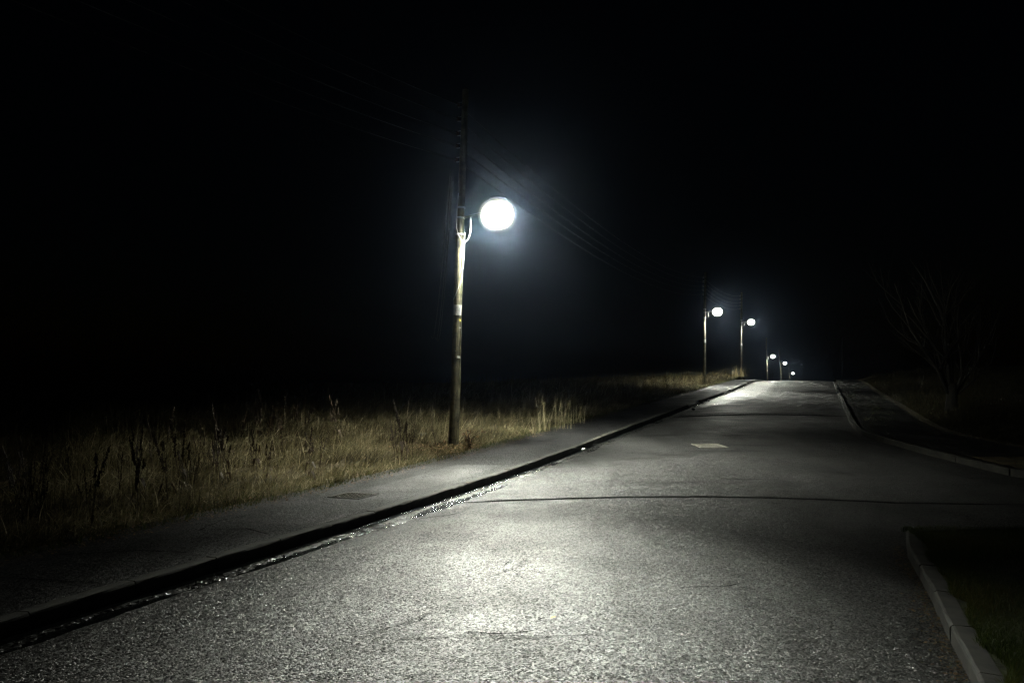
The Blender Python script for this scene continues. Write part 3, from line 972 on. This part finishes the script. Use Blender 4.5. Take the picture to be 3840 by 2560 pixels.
def wrap_plate(w, h, z, az, rad, nseg=8, curl=0.0, lift=.006):
    """plate bent round the pole, az = facing direction; returns bm"""
    bm = bmesh.new(); cols = []
    for i in range(nseg + 1):
        u = (i / nseg - .5) * w; a = az + u / rad
        out = lift + curl * (abs(u) / w) ** 3
        col = []
        for zz in (z - h / 2, z, z + h / 2):
            for th in (0, .002):
                col.append(bm.verts.new(((rad + out + th) * math.cos(a), (rad + out + th) * math.sin(a), zz + .004 * math.sin(i * 1.7))))
        cols.append(col)
    for a, b in zip(cols, cols[1:]):
        for (p, q) in ((0, 2), (2, 4)):
            bm.faces.new((a[p + 1], b[p + 1], b[q + 1], a[q + 1])); bm.faces.new((a[p], a[q], b[q], b[p]))
        bm.faces.new((a[0], b[0], b[1], a[1])); bm.faces.new((a[4], a[5], b[5], b[4]))
    bm.faces.new((cols[0][0], cols[0][1], cols[0][3], cols[0][2])); bm.faces.new((cols[0][2], cols[0][3], cols[0][5], cols[0][4]))
    bm.faces.new((cols[-1][0], cols[-1][2], cols[-1][3], cols[-1][1])); bm.faces.new((cols[-1][2], cols[-1][4], cols[-1][5], cols[-1][3]))
    return bm


def print_on(name, polys, z, az, rad, parent, mat=None, scale=1.0):
    """flat print: polygons in (u,v) metres, laid on the bent plate"""
    bm = bmesh.new()
    for poly in polys:
        vs = []
        for (u, v) in poly:
            a = az + u * scale / rad
            vs.append(bm.verts.new(((rad + .0115) * math.cos(a), (rad + .0115) * math.sin(a), z + v * scale)))
        bm.faces.new(vs)
    return from_bm(name, bm, mat or M_black, parent, False)


def stroke(p, q, w):
    d = Vector((q[0] - p[0], q[1] - p[1])); n_ = Vector((-d.y, d.x)).normalized() * w / 2
    return [(p[0] + n_.x, p[1] + n_.y), (q[0] + n_.x, q[1] + n_.y), (q[0] - n_.x, q[1] - n_.y), (p[0] - n_.x, p[1] - n_.y)]


def seg_stroke(p, q, w, k=5):
    out = []
    for i in range(k):
        a = (p[0] + (q[0] - p[0]) * i / k, p[1] + (q[1] - p[1]) * i / k); b = (p[0] + (q[0] - p[0]) * (i + 1) / k, p[1] + (q[1] - p[1]) * (i + 1) / k)
        out.append(stroke(a, b, w))
    return out


# local frame of a lamp: +X = arm direction (across the road); the viewer is toward -Y/-X side
VIEW_AZ = math.radians(-90 + 21)        # local azimuth that faces down the road toward the viewer


def make_lamp(detail=True):
    root = empty('street_lamp')
    from_bm('pole', pole_mesh(), M_wood, root)
    # bracket arm
    bm = bmesh.new()
    tube_bm(bm, [(.05, 0, HEAD_Z - .02), (.3, 0, HEAD_Z + .03), (.6, 0, HEAD_Z + .07), (ARM - .22, 0, HEAD_Z + .08)], [.021, .021, .021, .021], 10)
    from_bm('bracket_arm', bm, M_zinc, root)
    for z in (4.62, HEAD_Z - .02, 5.2):
        bm = bmesh.new(); tube_bm(bm, [(0, 0, z - .018), (0, 0, z + .018)], prad(z) + .008, 18)
        from_bm('clamp_band', bm, M_zinc, root)
    # switch housing hanging from the arm
    bm = ellipsoid_bm(.022, .03, .19, z0=0)
    for v in bm.verts: v.co.x += .235; v.co.z += HEAD_Z - .20
    from_bm('fuse_housing', bm, M_white, root)
    # lantern
    bm = ellipsoid_bm(.20, .15, .07, 'top', z0=0)
    bmesh.ops.translate(bm, verts=bm.verts, vec=(ARM, 0, HEAD_Z + .33))
    hs = from_bm('lantern_housing', bm, M_house, root)
    bm = bmesh.new()
    tube_bm(bm, [(ARM - .36, 0, HEAD_Z + .085), (ARM - .32, 0, HEAD_Z + .09)], .045, 10)
    from_bm('spigot', bm, M_house, hs)
    bm = ellipsoid_bm(.43, .32, .375, nu=40, nv=16)  # oversized bowl, its outer part only carries the painted glare
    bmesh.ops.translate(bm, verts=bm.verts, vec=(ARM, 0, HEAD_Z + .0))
    from_bm('lantern_glare_bowl', bm, m_glow, root)
    if detail:
        # cable: down from the arm, U loop, back to the pole and up
        bm = bmesh.new()
        pts = [(.235, -.01, HEAD_Z - .38), (.22, -.02, HEAD_Z - .46), (.18, -.04, HEAD_Z - .53), (.13, -.07, HEAD_Z - .55), (.07, -.09, HEAD_Z - .50), (.0, -.10, HEAD_Z - .40), (-.05, -.09, HEAD_Z - .25), (-.055, -.085, HEAD_Z + .1), (-.04, -.08, HEAD_Z + .5)]
        tube_bm(bm, pts, .0085, 6); from_bm('cable', bm, M_cable, root)
        bm = bmesh.new()
        pts = [(.135, -.06, HEAD_Z - .35), (.13, -.06, 4.0), (.115, -.07, 3.8), (.10, -.085, 3.6), (.03, -.112, 3.4), (-.06, -.10, 3.2)]
        tube_bm(bm, pts, .007, 6); from_bm('cable', bm, M_cable, root)
        bm = bmesh.new()
        tube_bm(bm, [(prad(1.5) * .93 + .006, -.02, .1), (prad(3) * .95 + .006, -.02, 3.0), (prad(4.6) * .95 + .006, -.02, 4.5)], .012, 8)
        from_bm('conduit', bm, M_wood, root)
    # insulators and D-irons for the five conductors, near the top
    for z in WZ:
        bm = bmesh.new()
        tube_bm(bm, [(-.06, .0, z + .05), (-.15, 0, z + .05), (-.15, 0, z - .05), (-.06, 0, z - .05)], .008, 6)
        ir = from_bm('insulator_bracket', bm, M_zinc, root)
        bm = bmesh.new(); tube_bm(bm, [(-.15, 0, z - .035), (-.15, 0, z - .012), (-.15, 0, z + .012), (-.15, 0, z + .035)], [.035, .024, .024, .035], 12)
        from_bm('insulator', bm, M_porc, ir)
    # warning sign
    rad = prad(2.98)
    az = VIEW_AZ + .12
    sg = from_bm('warning_sign', wrap_plate(.165, .22, 2.98, az, rad, curl=.05), M_white, root, False)
    if detail:
        w = .006; A, B, C_ = (0, .1), (-.058, -.02), (.058, -.02)
        polys = seg_stroke(A, B, w) + seg_stroke(B, C_, w) + seg_stroke(C_, A, w)
        polys += [stroke((-.004, .065), (-.012, .035), .006), stroke((-.012, .037), (.006, .040), .005), stroke((.006, .04), (-.006, .012), .006)]
        polys += [stroke((-.03, .004), (-.012, .008), .006), stroke((-.012, .008), (.012, .002), .008), stroke((.012, .002), (.03, .008), .005), stroke((.018, .022), (.026, .016), .008)]
        print_on('warning_symbol', polys, 2.98, az, rad, sg)
        bars = [stroke((-.045, -.05), (.045, -.05), .007), stroke((-.035, -.068), (.035, -.068), .004), stroke((-.038, -.08), (.038, -.08), .003)]
        bars = [b for s in bars for b in [s]]
        mgrey = bpy.data.materials.get('grey_print') or pmat('grey_print', (.25, .25, .25), .6)
        print_on('small_print', seg_stroke((-.045, -.05), (.045, -.05), .007) + seg_stroke((-.035, -.068), (.035, -.068), .004) + seg_stroke((-.038, -.08), (.038, -.08), .003), 2.98, az, rad, sg, mgrey)
        from_bm('yellow_tag', wrap_plate(.045, .05, 2.76, VIEW_AZ + .75, prad(2.7), 3), M_yellow, root, False)
        from_bm('white_tag', wrap_plate(.03, .03, 2.60, VIEW_AZ + .8, prad(2.6), 3), M_white, root, False)
        from_bm('torn_label', wrap_plate(.07, .05, 1.97, VIEW_AZ + .62, prad(2.), 4, curl=.04), M_white, root, False)
        # pole number plate: hand-painted upright characters down the pole
        pl = []
        z0 = 1.62
        ch = [[((-.012, -.03), (0, .03)), ((0, .03), (.012, -.03)), ((-.007, -.005), (.007, -.005))],
              [((-.012, .03), (.012, .02)), ((.012, .02), (-.012, -.028)), ((-.012, -.028), (.012, -.03))],
              [((-.01, .03), (.01, .025)), ((.01, .025), (-.006, .002)), ((-.006, .002), (.011, -.012)), ((.011, -.012), (-.01, -.03))],
              [((0, .03), (0, -.03))], [((0, .03), (0, -.03))],
              [((-.011, .03), (-.011, -.03)), ((-.011, .03), (.011, .012)), ((.011, .012), (-.01, 0)), ((-.01, 0), (.011, -.03))]]
        for i, c in enumerate(ch):
            for p, q in c: pl.append(stroke((p[0], p[1] - i * .085), (q[0], q[1] - i * .085), .0055))
        print_on('pole_number', pl, z0, VIEW_AZ + .68, prad(1.4) - .004, root)
        bm = bmesh.new(); bmesh.ops.create_icosphere(bm, subdivisions=1, radius=.006, matrix=Matrix.Translation((math.cos(VIEW_AZ - .1) * (prad(2.1)), math.sin(VIEW_AZ - .1) * prad(2.1), 2.1)))
        from_bm('nail_head', bm, M_zinc, root)
    return root


WZ = [7.44, 7.13, 6.82, 6.55, 6.25]
RZ = math.atan2(R.y, R.x)      # rotation that turns local +X into R


def copy_tree(o, parent=None):
    c = o.copy(); S.collection.objects.link(c); c.parent = parent
    for ch in o.children: copy_tree(ch, c)
    return c


lamp1 = make_lamp(True)
base = make_lamp(False)
GRP = 'street lamps on wooden poles beside the road'
LAMPS = [  # pole foot column, depth, foot height, lean (image plane), label
    (1040, 17.25, None, 2.0, 'nearest and tallest lamp on a wooden pole with a warning sign, beside the footpath'),
    (1617, 55.5, 1.52, .6, 'second lamp from the front, on a wooden pole rising from dry grass before the crest'),
    (1702, 73.0, 2.10, .3, 'third lamp, on a wooden pole on the grassy mound at the crest of the road'),
    (1763, 115, .27, -1.6, 'fourth lamp, lit pole seen over the crest, first of the three small lamps'),
    (1796, 154, .17, -4.0, 'fifth lamp, thin leaning pole seen over the crest between two small lamps'),
    (1815, 198, -1.31, -3., 'farthest lamp, only its top showing above the crest of the road'),
]
roots = []
for i, (px, d, fz, lean, lab) in enumerate(LAMPS):
    o = lamp1 if i == 0 else (base if i == 1 else copy_tree(base))
    x = at(px, d)
    z = float(field_z(x, d)) if fz is None else fz
    o.matrix_world = Matrix.Translation((x, d, z)) @ Matrix.Rotation(math.radians(lean), 4, 'Y') @ Matrix.Rotation(RZ, 4, 'Z')
    tag(o, lab, 'street lamp', GRP)
    roots.append(o)
bpy.context.view_layer.update()


# ------------------------------------------------------------------ overhead wires
def wire(name, a, b, sag, rad, label, group, n=40):
    a, b = Vector(a), Vector(b); bm = bmesh.new()
    pts = [a.lerp(b, i / n) - Vector((0, 0, sag * 4 * (i / n) * (1 - i / n))) for i in range(n + 1)]
    tube_bm(bm, pts, rad, 5)
    o = from_bm(name, bm, M_wire); tag(o, label, 'overhead wire', group)
    return o


ordn = ['topmost', 'second from top', 'middle', 'fourth from top', 'lowest']
pole0 = Vector((-15.3, -18.3, .12))
for i, z in enumerate(WZ):
    p1 = roots[0].matrix_world @ Vector((-.15, 0, z)); p2 = roots[1].matrix_world @ Vector((-.15, 0, z)); p3 = roots[2].matrix_world @ Vector((-.15, 0, z))
    wire('overhead_wire', pole0 + Vector((-.1, 0, z)), p1, 1.45 - .04 * i, .0045, '%s of the five faint wires crossing the dark sky at upper left' % ordn[i], 'overhead wires')
    wire('overhead_wire', p1, p2, .9, .0024, '%s of the wires between the nearest and second lamp poles' % ordn[i], 'overhead wires')
    wire('overhead_wire', p2, p3, .4, .0045, '%s of the wires between the second and third lamp poles' % ordn[i], 'overhead wires')
for i, (dx, px2) in enumerate(((-.34, -8.3), (-.30, -7.9), (-.27, -7.7))):
    p1 = roots[0].matrix_world @ Vector((dx, .1, 6.05 - .12 * i))
    wire('service_wire', p1, (px2, 82, 6.4 - .1 * i), 1.5, .009, ['leftmost', 'middle', 'rightmost'][i] + ' of three pale wires dropping steeply left of the nearest lamp', 'service wires')

# ------------------------------------------------------------------ ironwork
# inspection cover in the road
def cover(name, x, y, z, rz, w, l, mat, label, nx, ny, sl):
    root = empty(name, (x, y, z), rz); root.rotation_euler = (sl, 0, rz)
    tag(root, label, 'manhole cover')
    bm = bmesh.new()
    for lo, hi in (((-w / 2 - .04, -l / 2 - .04, -.03), (-w / 2, l / 2 + .04, .006)), ((w / 2, -l / 2 - .04, -.03), (w / 2 + .04, l / 2 + .04, .006)), ((-w / 2, -l / 2 - .04, -.03), (w / 2, -l / 2, .0055)), ((-w / 2, l / 2, -.03), (w / 2, l / 2 + .04, .0055))):
        box_bm(bm, lo, hi)
    from_bm('frame', bm, mat, root, False)
    bm = bmesh.new(); box_bm(bm, (-w / 2 + .006, -l / 2 + .006, -.03), (w / 2 - .006, l / 2 - .006, -.002))
    pl = from_bm('plate', bm, M_irond, root, False)
    bm = bmesh.new()
    for i in range(nx):
        for j in range(ny):
            cx = -w / 2 + (i + .5) * w / nx; cy = -l / 2 + (j + .5) * l / ny
            a = w / nx * .34; b = l / ny * .34
            a *= .8; b *= .75
            if (i + j) % 2: a, b = a, b * .5
            else: a, b = a * .55, b
            v = box_bm(bm, (cx - a, cy - b, -.003), (cx + a, cy + b, .0065))
    st = from_bm('raised_pattern', bm, M_iron, pl, False); st['kind'] = 'stuff'
    return root


yc = 18.0; xc = at(1630, yc)
cover('inspection_cover', xc, yc, float(E(yc) + camber((xc - kx(yc)) * CT)) + .006, 0.04, .55, .70, M_iron, 'bright worn iron inspection cover set in the middle of the road', 11, 9, math.atan(.033))
yc = 10.9; xc = at(812, yc)
cover('pavement_cover', xc, yc, float(E(yc)) + .124, ANG, .42, .42, M_irond, 'dark chequered iron cover set in the footpath at the left', 9, 9, 0)

# ------------------------------------------------------------------ small litter
def crumple(name, x, y, z, s, label, mat, cat, seed):
    bm = bmesh.new(); bmesh.ops.create_icosphere(bm, subdivisions=2, radius=1)
    for v in bm.verts:
        f = 1 + .45 * mnoise.noise(v.co * 2 + Vector((seed, 0, 0)))
        v.co = Vector((v.co.x * s[0] * f, v.co.y * s[1] * f, (v.co.z + .8) * s[2] * f))
    o = from_bm(name, bm, mat, None, False); o.location = (x, y, z); tag(o, label, cat); return o


def road_z(x, y): return float(E(y) + camber((x - kx(y)) * CT))


y = 17.6; x = kx(y) + .13
crumple('crumpled_litter', x, y, road_z(x, y), (.05, .05, .035), 'crumpled white litter lying against the kerb in the gutter', M_litter, 'litter', 1)
y = 36.2; x = kx(y) + .25
crumple('crumpled_litter', x, y, road_z(x, y), (.06, .06, .07), 'small bright piece of litter in the gutter by the far dropped kerb', M_litter, 'litter', 4)
y = 30.3; x = kx(y) + .5
crumple('stone', x, y, road_z(x, y), (.06, .06, .05), 'small dark stone lying in the road edge beyond the joint', M_joint, 'stone', 7)
x, y = at(970, 18.6), 18.6
crumple('pale_stone', x, y, float(field_z(x, y)) + .12, (.09, .04, .035), 'pale flat stone half hidden in the grass left of the nearest post', M_stone, 'stone', 9)
bm = bmesh.new()
for a in ((0, .05, -.02), (.03, -.03, .02)):
    pass
tube_bm(bm, [(-.2, .0, .02), (0, .02, .05), (.15, -.02, .03), (.3, .03, .02)], [.007, .006, .005, .002], 5)
tube_bm(bm, [(0, .02, .05), (-.08, .14, .09), (-.2, .3, .22)], [.004, .003, .002], 5)
tube_bm(bm, [(.12, -.02, .03), (.18, .1, .05)], [.004, .002], 5)
o = from_bm('twig', bm, M_bark); y = 18.6; x = kx(y) + .25; o.location = (x, y, road_z(x, y)); tag(o, 'forked dead twig lying in the gutter beyond the white litter', 'twig')
leafs = [(at(1271, 5.45), 5.45, .03, 'single pale leaf on the bright wet road near the camera'), (at(1940 / 1, 17.) * 0 + kx(16.9) - .9, 16.9, .04, 'pale leaf on the footpath right of the nearest post'), (at(1075, 12.2), 12.2, .03, 'fallen leaf near the left end of the road joint')]
for x, y, s, lab in leafs:
    onp = x < kx(y)
    o = flakes('fallen_leaf', np.array([0.]), np.array([0.]), np.array([0.]), np.array([s]), M_leaf, np.array([.8]), .1)
    o.location = (x, y, (float(E(y)) + .125) if onp else road_z(x, y) + .004); tag(o, lab, 'leaf')

# ------------------------------------------------------------------ things beyond
# bare tree on the right bank
tx, ty = at(2185, 27), 27.0
tr = empty('bare_tree', (tx, ty, float(rverge_z(tx, ty)))); tag(tr, 'bare several-stemmed tree barely lit on the dark right bank', 'tree')
rs = random.Random(3)


def grow(bm, p, d, L, r, depth):
    pts = [p]; q = p.copy(); dd = d.copy(); rr = [r]; k = 5
    for i in range(k):
        dd = (dd + Vector((rs.gauss(0, .15), rs.gauss(0, .15), .05))).normalized(); q = q + dd * L / k
        pts.append(q.copy()); rr.append(r * (1 - .7 * (i + 1) / k))
    tube_bm(bm, pts, rr, 6 if depth < 1 else 4)
    if depth < 3:
        for i in range(6 if depth == 0 else 4):
            j = rs.randint(1, k - 1); a = rs.uniform(0, 6.28)
            nd = (dd + Vector((math.cos(a), math.sin(a), .25)) * .65).normalized()
            grow(bm, pts[j], nd, L * rs.uniform(.35, .6), rr[j] * .6, depth + 1)


bm = bmesh.new()
tube_bm(bm, [(0, 0, -.2), (0, 0, .2), (.02, 0, .7), (.02, 0, 1.05)], [.26, .2, .17, .12], 10); from_bm('trunk', bm, M_bark, tr)
for dx, dy, L, r in ((-.45, -.1, 4.2, .06), (-.28, .2, 3.6, .05), (-.12, 0, 4.6, .06), (.12, .1, 5.2, .075), (.30, -.2, 3.2, .05), (.75, .1, 3.4, .05), (.9, -.2, 2.4, .04)):
    bm = bmesh.new(); grow(bm, Vector((dx * .25, dy * .2, .7)), Vector((dx, dy, 1)).normalized(), L, r, 0); from_bm('branch', bm, M_bark, tr)


def post(name, px, d, z0, h, r, lab):
    bm = bmesh.new(); tube_bm(bm, [(0, 0, -.2), (0, 0, h * .5), (0, 0, h)], [r, r * .9, r * .8], 8)
    o = from_bm(name, bm, M_bark); o.location = (at(px, d), d, z0); tag(o, lab, 'post'); return o


post('thin_post', 1775, 122, .1, 3.0, .06, 'unlit thin post seen over the crest between the fourth and fifth lamps')
post('marker_post', 1934, 62, float(E(62)), 3.4, .022, 'slim dark post by the right kerb at the crest')

# shrub and low blue cabinet under the farthest lamp
def shrub(name, x, y, z, r, h, n, lab):
    root = empty(name, (x, y, z)); tag(root, lab, 'shrub')
    bm = bmesh.new()
    for i in range(6):
        a = i * 1.05; tube_bm(bm, [(0, 0, -.1), (.3 * r * math.cos(a), .3 * r * math.sin(a), h * .4), (.7 * r * math.cos(a), .7 * r * math.sin(a), h * .8)], [.05, .035, .015], 5)
    from_bm('stem', bm, M_bark, root)
    p = rng.normal(0, 1, (n, 3)); p /= np.linalg.norm(p, axis=1)[:, None]; p *= (rng.random(n) ** .33)[:, None]
    p *= (1 + .3 * np.sin(p[:, :1] * 5) * np.cos(p[:, 1:2] * 4))
    f = flakes('foliage', p[:, 0] * r, p[:, 1] * r, h * .55 + p[:, 2] * h * .45, rng.uniform(.06, .14, n), M_hleaf, rng.random(n), 1.5); f.parent = root; f['kind'] = 'stuff'
    return root


M_hleaf = blade_material('yellow_green_leaves', [(.10, .11, .03), (.2, .2, .06), (.32, .28, .1)])
x, y = at(1829, 196), 196
shrub('lit_shrub', x, y, -1.4, 1.1, 3.6, 1500, 'small yellowish shrub lit by the farthest lamp above the crest')
M_blue = noisy('blue_paint', (.05, .14, .26), (.08, .2, .34), 3, (.4, .5), 0)
root = empty('blue_cabinet', (at(1817, 193), 193, -1.35)); tag(root, 'low blue box at the foot of the farthest lamp, just showing over the crest', 'cabinet')
bm = bmesh.new(); vs = box_bm(bm, (-.9, -.35, 0), (.9, .35, 2.0)); bmesh.ops.bevel(bm, geom=bm.edges[:], offset=.03, segments=2, affect='EDGES'); from_bm('body', bm, M_blue, root, False)
bm = bmesh.new(); box_bm(bm, (-.95, -.4, 2.003), (.95, .4, 2.08)); from_bm('lid', bm, M_blue, root, False)
for sx in (-.45, .45):
    bm = bmesh.new(); box_bm(bm, (sx - .4, -.372, .15), (sx + .4, -.352, 1.9)); dr = from_bm('door', bm, M_blue, root, False)
    bm = bmesh.new(); box_bm(bm, (sx + .3 * (1 if sx < 0 else -1) - .02, -.40, .95), (sx + .3 * (1 if sx < 0 else -1) + .02, -.374, 1.15)); from_bm('handle', bm, M_zinc, dr, False)

# ------------------------------------------------------------------ thin blue haze added to give the lamps a glow
HD = 0.0005
me = bpy.data.meshes.new('haze')
bm = bmesh.new(); box_bm(bm, (-275, -62, -16), (300, 905, 16)); bm.to_mesh(me); bm.free()
hz = link(bpy.data.objects.new('haze', me)); tag(hz, kind='stuff')
mh = bpy.data.materials.new('haze'); mh.use_nodes = True
hn, hl = nt(mh); hn.remove(hn['Principled BSDF'])
pv = hn.new('ShaderNodeVolumePrincipled'); pv.inputs['Color'].default_value = (.52, .68, 1.0, 1); pv.inputs['Density'].default_value = HD; pv.inputs['Anisotropy'].default_value = .965
hl.new(pv.outputs[0], hn['Material Output'].inputs['Volume'])
me.materials.append(mh)
